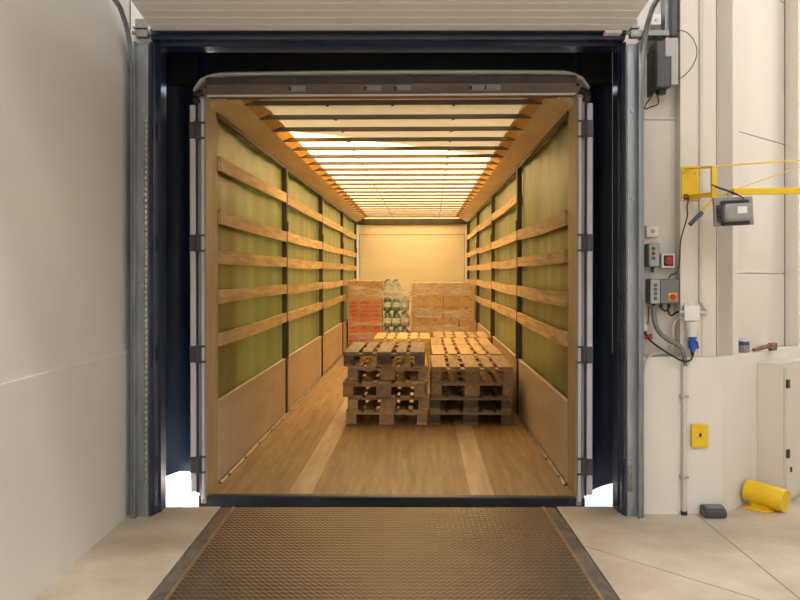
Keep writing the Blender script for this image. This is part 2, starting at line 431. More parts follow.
def track(name, label, sx, x_in, x_out, holes):
    t = thing(name, label, 'door track', ((x_in + x_out) / 2, 5.42, 0))
    # vertical angle plate
    xa, xb = sorted((x_in, x_out))
    mm = MB(); mm.bx(xa, xb, 5.425, 5.440, 0, 2.97)
    mm.bx(x_out - .004, x_out + .004, 5.36, 5.43, 0, 2.97)
    pl = ch(mm.build('angle_plate', 'galv'), t)
    # curved C channel (rail) bending to the horizontal
    mm = MB()
    xc = x_out + sx * -.018
    path = [(xc, 5.395, .0), (xc, 5.395, 1.2), (xc, 5.395, 2.55), (xc, 5.385, 2.78), (xc, 5.33, 2.96), (xc, 5.2, 3.08), (xc, 5.03, 3.13), (xc, 4.3, 3.16), (xc, 2.8, 3.17)]
    mm.tube(path, .017, 6, 4)
    ch(mm.build('rail', 'galv'), t)
    mm = MB()
    mm.bx(xa - .01, xb, 5.36, 5.424, 3.052, 3.062, .002)
    mm.bx(xa - .01, xb, 5.412, 5.424, 3.06, 3.125, .002)
    mm.bx(xa + .005, xb + .012, 5.37, 5.425, 3.0, 3.048, .004)
    mm.cyl((xa - .02, 5.39, 3.03), (xb + .03, 5.39, 3.03), .012, 10)
    ch(mm.build('corner_bracket', 'galvdark'), t)
    # punched teeth along the inner edge
    mm = MB()
    xe = x_in - sx * .016
    for z in holes:
        mm.lathe([(.006, -.013), (.013, -.010), (.015, 0), (.013, .010), (.006, .013)], (xe, 5.424, z), 8)
    if holes: ch(mm.build('punched_edge', 'steel', None, True), t)
    for z in (.35, .9, 1.45, 2.0, 2.55):
        mm = MB(); mm.cyl(((x_in + x_out) / 2, 5.427, z), ((x_in + x_out) / 2, 5.412, z), .012, 6)
        ch(mm.build('bolt', 'steel'), t)
    return t
track('door_track', 'galvanised door track against the plain left wall, with a punched edge', 1, -1.582, -1.652,
      [.22 + .036 * i for i in range(64)])
track('door_track', 'galvanised door track beside the control boxes, right of the dock opening', -1, 1.430, 1.490, [.17 + .035 * i for i in range(5)])

# ------------------------------------------------------------------ dock leveler
lv = thing('dock_leveler', 'bronze tread plate dock leveler set in the floor before the trailer', 'dock leveler', (-.075, 4.3, 0))
m = MB(); m.bx(-1.075, .925, 2.92, 5.63, -.029, .004); ch(m.build('tread_plate', 'tread', origin=(-.075, 4.3, 0)), lv)
m = MB()
m.bx(-1.05, .90, 5.628, 5.645, -.029, -.006, .003)
ch(m.build('lip_hinge', 'galvdark'), lv)
for x in (-1.092, .925):
    m = MB(); m.bx(x, x + .017, 2.92, 5.63, -.029, .009, .002); ch(m.build('edge_angle', 'traction'), lv)
def skirt(xi, s):
    mm = MB(); n = 40
    inner = [(xi, 2.92 + 2.71 * k / n) for k in range(n + 1)]
    outer = [(xi + s * (.066 + random.uniform(-.004, .012)), 2.92 + 2.71 * k / n) for k in range(n + 1)]
    pts = inner + outer[::-1]
    if s > 0: pts = pts[::-1]
    mm.prism(pts, -.029, .0022); return mm
ch(skirt(-1.0925, -1).build('side_skirt', 'skirt'), lv); ch(skirt(.9425, 1).build('side_skirt', 'skirt'), lv)

# ------------------------------------------------------------------ trailer frame of reference
TL = Vector((-.064, 5.80, .030))
TR = Euler((.0093, 0, -.0243))
TM = Matrix.Translation(TL) @ TR.to_matrix().to_4x4()
def tp(x, y, z): return TM @ Vector((x, y, z))
W = 1.24; H = 2.69; LEN = 13.66
tr = thing('truck_trailer', 'curtain-sided trailer backed up to the dock, lit amber inside', 'trailer', TL, TR)
def P(mm, name, mt, smooth=False, parent=None): return mm.build(name, mt, parent or tr, smooth)
m = MB()
m.bx(-W - .02, W + .02, .06, LEN, -.12, 0)
P(m, 'floor_deck', 't_floor')
for x in (-.615, .62):
    m = MB(); m.bx(x - .080, x + .080, .05, LEN - .05, -.01, .004); P(m, 'floor_strip', 't_strip')
m = MB(); m.bx(-W - .06, W + .06, -.005, .06, -.32, .0, .006); m.bx(-W, W, -.012, .0, -.015, -.004)
P(m, 'rear_sill', 't_sill')
# rear posts and door leaves folded back along the sides
for s in (-1, 1):
    m = MB()
    m.prism([(s * W, .0), (s * (W + .02), .0), (s * (W + .02), .30), (s * W, .32)][::s], .0, H)
    P(m, 'post_lining', 't_post')
    m = MB(); x0, x1 = s * (W + .002), s * (W + .038)
    m.bx(x0, x1, -.012, .0, -.05, H, .003)
    m.bx(s * (W + .02), s * (W + .055), .0, .12, -.05, H)
    P(m, 'rear_post', 't_grey')
    m = MB(); m.bx(s * (W + .012), s * (W + .030), -.022, -.010, -.02, H - .02, .002); P(m, 'door_seal', 't_white')
    dleaf = MB(); dleaf.bx(s * (W + .066), s * (W + .104), -.035, 1.15, .03, H - .06, .006)
    dl_ = P(dleaf, 'rear_door', 't_white')
    e = MB(); e.bx(s * (W + .056), s * (W + .068), -.02, .2, .02, H - .05); e.build('door_edge_seal', 'rubber', dl_)
    for z in (.215, .96, 1.705, 2.46):
        h = MB(); h.bx(s * (W + .028), s * (W + .108), -.045, -.012, z - .055, z + .055, .006)
        h.cyl((s * (W + .052), -.048, z - .065), (s * (W + .052), -.048, z + .065), .011, 10)
        h.bx(s * (W + .004), s * (W + .05), -.03, -.012, z + .045, z + .058); h.bx(s * (W + .004), s * (W + .05), -.03, -.012, z - .058, z - .045)
        h.build('hinge', 't_hinge', dl_)
# header beam with lamp brackets and the pale roof lip
m = MB(); m.bx(-W - .0, W + .0, -.012, .14, H + .005, H + .125, .004); hd = P(m, 'header_beam', 't_head')
m = MB(); m.bx(-W + .01, W - .01, -.022, .0, H - .004, H + .008, .002); m.build('header_lip', 't_lip', hd)
m = MB(); m.bx(-W + .005, W - .005, -.018, -.011, H + .078, H + .124, .002); m.build('header_plate', 't_dark', hd)
for x in (-.62, -.115, .085, .585, .68):
    m = MB(); m.bx(x - .055, x + .055, -.024, -.010, H + .028, H + .068, .004); m.cyl((x + .03, -.035, H + .048), (x + .03, -.02, H + .048), .014, 10)
    m.bx(x - .04, x - .012, -.032, -.02, H + .036, H + .06)
    m.build('bracket', 't_grey', hd)
    m = MB(); m.cyl((x - .047, -.030, H + .046), (x - .047, -.014, H + .046), .013, 10); m.build('bolt', 'rubber', hd)
m = MB()
def lip(u, v):
    # outline of the roof edge: straight with rounded shoulders
    t = u * 2 - 1
    x = t * (W + .085)
    e = max(0, (abs(x) - (W - .12)) / .205)
    z = H + .150 - .012 * (abs(t) > 2) - .105 * (1 - math.sqrt(max(0, 1 - e * e))) + .012 * (1 - (t * t))
    r = .018 * (1 if e < .6 else 1.0)
    an = 2 * PI * v
    return Vector((x, .06 + .075 * math.cos(an), z + r * math.sin(an)))
m.grid(lip, 60, 10); bmesh.ops.remove_doubles(m.bm, verts=m.bm.verts, dist=1e-4)
P(m, 'roof_lip', 't_lip', True)
for s in (-1, 1):       # rolled black seal and gasket on the shoulders
    m = MB(); m.tube([(s * (W + .03), .02, H + .03), (s * (W + .075), .0, H + .0), (s * (W + .06), .0, H - .05)], .028, 8, 3); P(m, 'corner_seal', 'rubber', True)
# roof: rails, bows, tarp
for s in (-1, 1):
    m = MB()
    m.prism_y([(s * W, H - .05), (s * (W + .09), H - .05), (s * (W + .09), H + .09), (s * (W - .15), H + .055), (s * (W - .17), H + .035)][::s], .10, LEN)
    P(m, 'roof_rail', 't_rail')
    m = MB(); m.bx(s * (W - .012), s * (W + .006), .30, LEN, H - .085, H - .05, .002); P(m, 'curtain_runner', 't_dark')
    # folded tarp edge hanging between the bows
    m = MB()
    def fold(u, v, s=s):
        y = .16 + u * (LEN - .3)
        return Vector((s * (W - .165 - .10 * v), y, H + .034 + .052 * v + .008 * math.sin(y / .57 * 2 * PI) * math.sin(PI * v)))
    m.grid(fold, 240, 2); P(m, 'tarp_edge', 'fringe', True)
m = MB()
def roof(u, v):
    y = .12 + u * (LEN - .12); x = (-1 + 2 * v) * (W + .04)
    ph = ((y - .47) / .575) % 1
    return Vector((x, y, H + .088 - .010 * math.sin(ph * PI) + .004 * math.sin(x * 9 + y * 3)))
m.grid(roof, 192, 8); P(m, 'roof_tarp', 'tarp', True)
for k in range(23):
    y = .47 + k * .575
    m = MB(); m.bx(-W + .15, W - .15, y - .018, y + .018, H + .030, H + .064, .003)
    hx = [-.47 + .003 * k, .45 + .007 * k] if k else [-.47, .0, .44]
    for x in hx:
        m.bx(x - .010, x + .010, y - .022, y - .014, H + .018, H + .045); m.cyl((x, y - .028, H + .024), (x, y - .012, H + .024), .009, 8)
    P(m, 'roof_bow', 't_raft')
# sides: curtains, posts, laths, drop sides, floor rail
posts = [3.40, 6.72, 10.02, 13.3]
bays = [.315] + posts
zl = [2.295, 1.90, 1.61, 1.325, 1.035]
for s in (-1, 1):
    m = MB()
    def cur(u, v, s=s):
        y = .2 + u * (LEN - .25); z = .30 + v * (H - .30)
        b = 0
        for a_, b_ in zip(bays, bays[1:]):
            if a_ <= y <= b_: b = math.sin((y - a_) / (b_ - a_) * PI)
        w = .010 * math.sin(y * 3.1 + z * .7) + .005 * math.sin(y * 11 + 1.3 * s) * (.4 + v)
        return Vector((s * (W + .045 + .012 * b + w), y, z))
    m.grid(cur, 200, 14); P(m, 'side_curtain', 'curtain', True)
    for i, y in enumerate(posts):
        m = MB(); m.bx(s * (W - .02), s * (W + .03), y - .045, y + .045, 0, H - .05, .004)
        m.bx(s * (W - .03), s * (W - .018), y - .03, y + .03, .60, 1.0, .003)
        m.bx(s * (W - .032), s * (W - .018), y - .022, y + .022, 1.95, 2.06, .003)
        P(m, 'curtain_post', 't_dark')
    for bi, (y0, y1) in enumerate(zip(bays, bays[1:])):
        for ri, z in enumerate(zl):
            if s > 0 and bi == 0 and ri == 0: continue
            m = MB(); dz = random.uniform(-.012, .012); dz2 = random.uniform(-.012, .012); sag = random.uniform(0, .016); bow = random.uniform(-.01, .008)
            hh = random.uniform(.047, .054)
            n = 8; rings = []
            for k in range(n + 1):
                t = k / n; y = y0 + .03 + (y1 - y0 - .06) * t
                zc = z + dz * (1 - t) + dz2 * t - sag * math.sin(PI * t)
                xc = s * (W + .004 - .010) - s * bow * math.sin(PI * t)
                rings.append([m.bm.verts.new((xc + s * a_ * .0125, y, zc + b_ * hh)) for a_, b_ in ((-1, -1), (1, -1), (1, 1), (-1, 1))])
            for A, B in zip(rings, rings[1:]):
                for k in range(4): m.bm.faces.new((A[k], A[(k + 1) % 4], B[(k + 1) % 4], B[k]))
            m.bm.faces.new(rings[0]); m.bm.faces.new(rings[-1])
            P(m, 'side_lath', 'lath')
        m = MB(); m.bx(s * (W - .005), s * (W + .025), y0 + .02, y1 - .05, .02, .595, .004)
        m.bx(s * (W - .010), s * (W - .004), y0 + .02, y1 - .05, .575, .597, .002)
        P(m, 'drop_side', 't_side')
    m = MB(); m.prism_y([(s * (W + .01), 0), (s * (W - .030), 0), (s * (W - .030), .006), (s * (W - .012), .018), (s * (W + .01), .018)][::-s], .33, LEN)
    for k in range(22): m.bx(s * (W - .036), s * (W - .015), .55 + k * .6, .59 + k * .6, .003, .017, .002)
    P(m, 'floor_rail', 't_raft')
# bulkhead
m = MB(); m.bx(-W - .02, W + .02, LEN - .02, LEN + .06, 0, H + .08); m.bx(-W + .07, W - .07, LEN - .045, LEN - .02, .02, H - .33, .006)
for k in range(12): m.bx(-W + .07, W - .07, LEN - .048, LEN - .044, .2 + k * .19, .204 + k * .19)
P(m, 'bulkhead', 't_bulk')
m = MB()
for s in (-1, 1): m.bx(s * (W - .07), s * (W - .052), LEN - .052, LEN - .02, .02, H - .31, .003)
m.bx(-W + .05, W - .05, LEN - .052, LEN - .02, H - .328, H - .31, .003); P(m, 'panel_frame', 't_side')
m = MB(); m.bx(-W + .01, W - .01, LEN - .10, LEN - .03, H - .095, H + .03, .006)
for s in (-1, 1): m.cyl((s * (W - .14), LEN - .12, H - .02), (s * (W - .14), LEN - .09, H - .02), .03, 10)
P(m, 'front_beam', 't_dark')
# running gear under the deck
m = MB()
for x in (-.45, .45): m.bx(x - .06, x + .06, .1, LEN - .2, -.50, -.12)
for y in (2.2, 3.5, 4.8): m.bx(-1.05, 1.05, y - .06, y + .06, -.72, -.60); m.bx(-.5, .5, y - .05, y + .05, -.62, -.45)
for x in (-.8, .8): m.bx(x - .06, x + .06, 11.0, 11.14, -1.26, -.12); m.bx(x - .15, x + .15, 10.9, 11.24, -1.30, -1.25)
P(m, 'chassis', 't_dark')
for y in (2.2, 3.5, 4.8):
    for s in (-1, 1):
        m = MB(); m.lathe([(.25, -.16), (.45, -.16), (.50, -.12), (.50, .12), (.45, .16), (.25, .16), (.22, .05), (0, .05), (0, -.05), (.22, -.05), (.25, -.16)], (0, 0, 0), 28)
        m.move(Matrix.Translation((s * 1.05, y, -.77)) @ Matrix.Rotation(PI / 2, 4, 'Y')); P(m, 'wheel', 'rubber', True)

# ------------------------------------------------------------------ dock shelter outside the opening
sh = thing('dock_shelter', 'black fabric dock shelter closing the gap around the trailer', 'dock shelter', (-.06, 5.9, 0))
for s in (-1, 1):
    xs = -1.74 if s < 0 else 1.62
    xe = -1.40 if s < 0 else 1.275
    m = MB(); m.bx(xs - .03, xs + .03, 5.67, 6.42, .10, 3.3); ch(m.build('side_panel', 'black'), sh)
    m = MB()
    def flap(u, v, s=s, xs=xs, xe=xe):
        x = xs + (xe - xs) * u
        if s < 0: zb = .075 - .10 * max(0, (.35 - u)) - .16 * max(0, u - .86)
        else: zb = -.12 + .13 * (1 - (u - .0)) ** .8 + .0
        z = zb + (3.3 - zb) * v
        return Vector((x, 6.32 + .05 * math.sin(u * 4) + .012 * math.sin(z * 4), z))
    m.grid(flap, 14, 40); o = ch(m.build('side_flap', 'flap', None, True), sh)
    sd = o.modifiers.new('thick', 'SOLIDIFY'); sd.thickness = .006
m = MB(); m.bx(-1.77, 1.65, 5.67, 6.42, 3.30, 3.36); ch(m.build('top_panel', 'black'), sh)
m = MB()
def tf(u, v):
    x = -1.75 + 3.38 * u
    return Vector((x, 6.30 + .02 * math.sin(u * 17), 3.30 - (.38 + .02 * math.sin(u * 9)) * v))
m.grid(tf, 40, 8); o = ch(m.build('top_flap', 'black', None, True), sh); sd = o.modifiers.new('thick', 'SOLIDIFY'); sd.thickness = .006

# yard outside
m = MB(); m.bx(-60, 60, 5.67, 90, -1.40, -1.275); struct(m.build('ground', 'ground'))

# ------------------------------------------------------------------ pallets
def pallet_proto(mt):
    root = thing('wooden_pallet', 'pallet', 'pallet', (0, 0, -50), group='wooden pallets stacked in the trailer')
    for x, w in ((-.3275, .145), (-.168, .10), (0, .145), (.168, .10), (.3275, .145)):
        m = MB(); m.bx(x - w / 2, x + w / 2, -.6, .6, .122, .144, .003); m.build('deck_board', mt, root)
    for y in (-.5275, 0, .5275):
        m = MB(); m.bx(-.4, .4, y - .0725, y + .0725, .100, .122, .002); m.build('cross_board', mt, root)
        for x in (-.35, 0, .35):
            w = .145 if x == 0 else .10
            m = MB(); m.bx(x - w / 2, x + w / 2, y - .0725, y + .0725, .022, .100, .003); m.build('block', 'pal_dark' if mt == 'pal_grey' else mt, root)
    for x, w in ((-.35, .10), (0, .145), (.35, .10)):
        m = MB(); m.bx(x - w / 2, x + w / 2, -.6, .6, 0, .022, .002); m.build('bottom_board', mt, root)
    return root
protos = {k: pallet_proto(k) for k in ('pal_light', 'pal_tan', 'pal_grey', 'pal_brown')}
used = set()
PH = .1445
def put_pallet(mt, x, y, z, rz, label, flip=False):
    r = protos[mt]
    if mt in used: r = dup(protos[mt])
    used.add(mt); r['label'] = label
    loc = tp(x, y, z + (PH - .0005 if flip else 0))
    r.location = loc
    r.rotation_mode = 'XYZ'
    r.rotation_euler = (TR.to_matrix() @ Euler((0, PI if flip else 0, rz)).to_matrix()).to_euler()
    return r
# left front stack of five
fl = [('pal_tan', 0, 0, .0, 'lowest pallet of the near left stack, pale tan wood'),
      ('pal_tan', .012, .01, .004, 'second pallet from the floor in the near left stack'),
      ('pal_brown', -.018, -.10, -.01, 'middle pallet of the near left stack, jutting towards the dock'),
      ('pal_tan', .005, .05, .01, 'second pallet from the top of the near left stack, set back'),
      ('pal_grey', -.020, -.02, -.008, 'grey topmost pallet of the near left stack')]
LX, LY = -.135, 3.33
for i, (mt, dx, dy, rz, lab) in enumerate(fl): put_pallet(mt, LX + dx, LY + dy, .004 + i * PH, rz, lab)
RX, RY = .695, 3.33
fr_ = [('pal_grey', 0, .0, 0, 'lowest pallet of the near right stack, dark grey wood'),
       ('pal_grey', .005, .0, -.006, 'second pallet from the floor in the near right stack'),
       ('pal_brown', .012, .0, .006, 'second pallet from the top of the near right stack'),
       ('pal_brown', .018, -.03, -.004, 'topmost pallet of the near right stack, right of the taller stack')]
for i, (mt, dx, dy, rz, lab) in enumerate(fr_): put_pallet(mt, RX + dx, RY + dy, .004 + i * PH, rz, lab)
ordn = ['lowest', 'second lowest', 'second from top', 'topmost']
for name, x0, y0, mts, wh in (('a', .725, 4.68, ('pal_brown', 'pal_brown', 'pal_tan', 'pal_tan'), 'stack directly behind the near right stack'),
                              ('b', .745, 5.93, ('pal_brown', 'pal_tan', 'pal_tan', 'pal_tan'), 'third stack back along the right side'),
                              ('c', .782, 7.19, ('pal_tan', 'pal_tan', 'pal_tan', 'pal_tan'), 'right side stack standing closest to the bare cartons'),
                              ('d', -.075, 6.95, ('pal_light', 'pal_light', 'pal_light', 'pal_light'), 'fresh yellow stack in front of the bottles')):
    for i in range(4):
        put_pallet(mts[i], x0 + random.uniform(-.012, .012), y0, .004 + i * PH, random.uniform(-.012, .012), '%s pallet of the %s' % (ordn[i], wh))

# ------------------------------------------------------------------ wrapped loads at the bulkhead
def wide_base(x, y, label): return put_pallet('pal_brown', x, y, .004, PI / 2, label)
GY = 11.25        # middle of the loads, along the trailer
LXc, RXc = -.61, .625
wide_base(LXc, GY, 'pallet under the red labelled cartons and bottles'); wide_base(RXc, GY, 'pallet under the plain brown cartons')
zb = .004 + PH + .001
def trailer_rot(o, rz=0): o.rotation_euler = (TR.to_matrix() @ Euler((0, 0, rz)).to_matrix()).to_euler()
def carton_proto(name, w, d, h, label, group, red):
    root = thing(name, label, 'carton', (0, 0, -50), group=group)
    m = MB(); m.bx(-w / 2, w / 2, -d / 2, d / 2, 0, h, .004, 2); m.build('box_body', 'carton', root)
    m = MB(); m.bx(-.025, .025, -d / 2 - .0012, d / 2 + .0012, h - .0005, h + .0008); m.bx(-.025, .025, -d / 2 - .0012, -d / 2 - .0003, h - .05, h); m.build('packing_tape', 'cartonlid', root)
    if red:
        for z in (h * .29, h * .73):
            m = MB(); m.bx(-w * .40, w * .40, -d / 2 - .0016, -d / 2 - .0004, z - h * .15, z + h * .15); m.build('printed_band', 'redlabel', root)['label'] = 'red printed band'
    else:
        m = MB()
        m.bx(w * .18, w * .36, -d / 2 - .0014, -d / 2 - .0004, h * .62, h * .66); m.bx(w * .18, w * .20, -d / 2 - .0014, -d / 2 - .0004, h * .5, h * .66)
        m.bx(w * .34, w * .36, -d / 2 - .0014, -d / 2 - .0004, h * .5, h * .66); m.build('printed_mark', 'print', root)
    return root
rows = ['bottom row', 'second row up', 'third row up', 'fourth row up', 'fifth row up', 'sixth row up']
def column_word(i, n): 
    return {4: ['leftmost', 'second from left', 'third from left', 'rightmost'], 3: ['left', 'middle', 'right'], 2: ['left', 'right']}[n][i]
def place(proto, first, x, y, z, label, rz=0):
    o = proto if first else dup(proto)
    o['label'] = label; o.location = tp(x, y, z); trailer_rot(o, rz); return o
# right load: plain cartons, 4 wide, 5 high, two deep
cp = carton_proto('cardboard_carton', .296, .385, .232, 'carton', 'plain cartons wrapped on the right load', False)
k = 0
for r in range(5):
    for c in range(4):
        for dpt in range(2):
            x = RXc - .45 + c * .3025 + random.uniform(-.003, .003); y = GY - .2 + dpt * .406 + random.uniform(-.005, .005)
            lab = ('%s plain brown carton in the %s of the right load' % (column_word(c, 4), rows[r])) if dpt == 0 else \
                  ('%s plain carton, %s of the right load, by the bulkhead' % (column_word(c, 4), rows[r]))
            place(cp, k == 0, x, y, zb + r * .2335, lab, random.uniform(-.004, .004)); k += 1
# left load: red printed cartons under plain ones
cp = carton_proto('cardboard_carton', .212, .385, .163, 'carton', 'red banded cartons on the left load', True)
k = 0
for r in range(5):
    for c in range(3):
        for dpt in range(2):
            x = LXc - .49 + c * .2185 + random.uniform(-.002, .002); y = GY - .2 + dpt * .406
            lab = ('%s red banded carton in the %s of the left load' % (column_word(c, 3), rows[r])) if dpt == 0 else \
                  ('%s red banded carton, %s of the left load, back layer' % (column_word(c, 3), rows[r]))
            place(cp, k == 0, x, y, zb + r * .1645, lab, random.uniform(-.003, .003)); k += 1
cp = carton_proto('cardboard_carton', .320, .385, .188, 'carton', 'plain cartons on top of the red banded ones', False)
k = 0
for r in range(2):
    for c in range(2):
        for dpt in range(2):
            x = LXc - .435 + c * .325; y = GY - .2 + dpt * .406
            lab = '%s plain carton, %s above the red banded cartons%s' % (column_word(c, 2), ('lower row', 'top row')[r], ('', ', back layer')[dpt])
            place(cp, k == 0, x, y, zb + 5 * .1645 + r * .1895, lab, random.uniform(-.003, .003)); k += 1
# bottles beside them
def jug(mt, name):
    root = thing('water_bottle', 'bottle', 'bottle', (0, 0, -50), group='large water bottles on the left load')
    m = MB(); m.lathe([(0, 0), (.070, 0), (.076, .01), (.076, .075), (.071, .085), (.076, .095), (.076, .17), (.070, .195), (.045, .245), (.022, .268), (.022, .285), (0, .285)], seg=20)
    m.build('bottle_body', mt, root, True)
    m = MB(); m.lathe([(0, .280), (.026, .280), (.026, .303), (.022, .306), (0, .306)], seg=16); m.build('cap', 'jugcap', root, True)
    m = MB(); m.lathe([(.0766, .078), (.0775, .079), (.0775, .172), (.0766, .173)], seg=20); m.build('label_sleeve', 'juglabel', root, True)
    m = MB(); m.tube([(0, -.028, .285), (0, -.05, .30), (0, .0, .325 - .012), (0, .05, .30), (0, .028, .285)], .005, 6, 3) if False else m.tube([(-.024, 0, .272), (-.045, 0, .278), (-.062, 0, .255), (-.055, 0, .232)], .006, 6, 3)
    m.build('handle', 'jugcap', root, True)
    return root
jg, jc = jug('jug_green', 'g'), jug('jug_clear', 'c')
jf = {'g': True, 'c': True}
tier = ['bottom', 'second', 'third', 'top']
for r in range(4):
    for c in range(3):
        if r == 3 and c == 2: continue
        for dpt in range(3):
            kind = 'c' if r in (3, 0) or c == 2 else 'g'
            x = LXc + .165 + c * .168 + (.004 if r % 2 else -.002); y = GY - .31 + dpt * .168
            if c == 2: y += .02
            proto = jg if kind == 'g' else jc
            lab = '%s %s water bottle, %s tier of the left load%s' % (column_word(c, 3), {'g': 'green', 'c': 'clear'}[kind], tier[r], ['', ', middle row', ', rear row'][dpt])
            place(proto, jf[kind], x, y, zb + r * .3085, lab, random.uniform(-.4, .4)); jf[kind] = False
# stretch film bands
def film(xc, yc, hw, hd, bands, label):
    mm = MB()
    for z0, z1, tilt in bands:
        n = 72; h = z1 - z0; ra = []
        def pt(t, z):
            # rounded rectangle
            an = 2 * PI * t; cx, sy = math.cos(an), math.sin(an)
            e = 9
            k_ = (abs(cx / hw) ** e + abs(sy / hd) ** e) ** (-1 / e)
            return cx * k_, sy * k_
        V = []
        for i in range(n):
            x, y = pt(i / n, 0)
            wob = .008 * math.sin(i * 1.7) + .004 * math.sin(i * 4.1)
            col = []
            for j in range(5):
                q = j / 4
                col.append(mm.bm.verts.new((x * (1 + .003 * math.sin(i * 2.3 + j)), y * (1 + .004 * math.sin(i * 1.3 + j * 2)), z0 + h * q + tilt * x + wob)))
            V.append(col)
        for i in range(n):
            A, B = V[i], V[(i + 1) % n]
            for j in range(4): mm.bm.faces.new((A[j], B[j], B[j + 1], A[j + 1]))
    o = mm.build('stretch_film', 'film', None, True)
    o.location = tp(xc, yc, 0); trailer_rot(o)
    return tag(o, label, 'plastic film')
film(RXc, GY, .612, .412, [(1.06, 1.31, .02), (.62, .80, -.05), (.34, .50, .04)], 'clear stretch film wound around the plain carton load')
film(LXc + .005, GY, .612, .412, [(1.02, 1.20, -.12), (.50, .62, .03), (.17, .36, -.02)], 'clear stretch film wound around the red cartons and bottles')

# ------------------------------------------------------------------ fittings on the right
def wallbox(px0, px1, py0, py1, yb, depth):
    yf = yb - depth
    p0, p1 = at(px0, py1, yf), at(px1, py0, yf)
    return p0.x, p1.x, yf, yb, p0.z, p1.z
YB = YP - .041        # face of the cladding sheet beside the opening
# door operator
op = thing('door_operator', 'dark grey door motor unit mounted high beside the door track', 'motor', (1.68, YB, 2.75))
x0, x1, yf, yb, z0, z1 = wallbox(657, 672, 40, 87, YB, .19)
m = MB(); m.bx(x0, x1, yf, yb, z0, z1, .010, 2); ch(m.build('housing', 'darkbox'), op)
m = MB(); m.bx(x0 - .012, x0, yf + .06, yb - .01, z0 - .03, z1 - .04, .004); ch(m.build('side_cover', 'rubber'), op)
q0, q1 = at(665, 57, yf), at(678, 38, yf)
m = MB(); m.bx(q0.x, q1.x, yf - .010, yf + .10, at(0, 57, yf).z, at(0, 38, yf).z, .004)
m.bx(at(671, 0, yf).x, at(678, 0, yf).x, yf - .010, yf + .10, at(0, 85, yf).z, at(0, 56, yf).z, .004)
ch(m.build('terminal_cover', 'lightbox'), op)
m = MB(); m.cyl((x0 + .05, yf + .08, z0 - .03), (x0 + .05, yf + .08, z0), .03, 12); m.cyl((x0 + .02, yf + .02, z1), (x0 + .05, yf + .10, z1 + .06), .022, 10); ch(m.build('cable_gland', 'rubber'), op)
tag(MB().tube([at(676, 30.5, 5.46), at(685, 31.5, 5.45), at(693, 39, 5.44), at(697, 52, 5.44), at(693, 65, 5.44), at(685, 75, 5.44), at(677, 80, 5.45)], .0028, 6, 6).build('black_cable', 'wire', None, True),
    'thin black cable looping right of the door motor unit', 'cable')
tag(MB().tube([at(655, 90, 5.53), at(651, 97, 5.52), at(646, 104, 5.52), at(645, 109, 5.53), at(651, 107, 5.52), at(658, 104, 5.52), at(658, 98, 5.52), at(656, 91, 5.53)], .0045, 6, 5).build('black_cable', 'wire', None, True),
    'short black cable loop hanging under the door motor unit', 'cable')
# hardware above it
sf = thing('shaft_bracket', 'galvanised bearing bracket beside the top of the right door track', 'bracket', at(655, 33, YB))
m = MB(); m.bx(at(641, 0, 5.5).x, at(668, 0, 5.5).x, 5.47, 5.50, at(0, 37, 5.5).z, at(0, 31, 5.5).z, .003); m.bx(at(643, 0, 5.5).x, at(668, 0, 5.5).x, 5.50, YB, at(0, 35, 5.5).z, at(0, 33, 5.5).z); ch(m.build('arm', 'galvdark'), sf)
m = MB(); m.bx(at(651, 0, 5.55).x, at(661, 0, 5.55).x, 5.545, YB, at(0, 25, 5.55).z, at(0, 14, 5.55).z, .004); ch(m.build('white_plate', 'whitepl'), sf)
m = MB(); p = at(655.5, 20, 5.545); m.cyl((p.x, 5.545, p.z), (p.x, 5.535, p.z), .008, 8); ch(m.build('screw', 'steel'), sf)
gp = thing('cable_trunking', 'dark grey vertical channel rising above the door motor unit', 'trunking', at(672, 37, 5.56))
m = MB(); m.bx(at(670.5, 0, 5.5).x, at(676, 0, 5.5).x, 5.47, 5.60, at(0, 37, 5.5).z, 4.2, .003); ch(m.build('channel', 'darkbox'), gp)
m = MB(); m.bx(at(664, 0, 5.55).x, at(668.5, 0, 5.55).x, 5.53, YB, at(0, 37, 5.5).z, 4.2, .003); ch(m.build('side_rail', 'galv'), gp)
# vertical white conduit on the column
YC = 5.51
tag(MB().tube([at(701, -60, YC - .012), at(701, 100, YC - .012), at(700.5, 288, YC - .012), at(701, 297, YC - .014), at(704, 306, YC - .016), at(708, 311.5, YC - .016)], .010, 8, 5).build('conduit', 'conduit', None, True),
    'pale conduit running down the column casing to the white junction box', 'conduit')
# yellow swing arm
ar = thing('swing_arm', 'yellow swing arm bracket carrying the dock lamp', 'bracket', at(690, 183, YC))
m = MB(); A, B = at(681, 200, YC), at(699, 166.5, YC)
m.bx(A.x, B.x, YC - .012, YC + .002, A.z, B.z, .002)
for px in (684, 695):
    p = at(px, 172, YC - .012); m.cyl((p.x, YC - .012, p.z), (p.x, YC - .024, p.z), .009, 6)
ch(m.build('wall_plate', 'yellow'), ar)
YV = 5.24
m = MB(); pv0, pv1 = at(713.5, 198, YV), at(713.5, 166, YV)
m.box(((pv0.x), YV, (pv0.z + pv1.z) / 2), (.028, .028, pv1.z - pv0.z), None, .002)
def bar(mm, p, q, w, h):
    p, q = Vector(p), Vector(q); d = q - p; L = d.length
    rot = d.to_track_quat('X', 'Z').to_matrix(); mm.box((p + q) / 2, (L, w, h), rot, .002)
bar(m, at(686, 197.5, YC - .01), at(714, 194.5, YV), .03, .028)
bar(m, at(686, 168.5, YC - .01), at(714, 167.5, YV), .02, .010)
ch(m.build('pivot_frame', 'yellow'), ar)
m = MB(); bar(m, at(732, 191.8, 5.22), at(800, 190.7, 5.42), .040, .040); bar(m, at(800, 190.7, 5.42), at(842, 190, 5.545), .040, .040); bar(m, at(714, 197, YV), at(735, 192, 5.22), .02, .012); ch(m.build('boom', 'yellow'), ar)
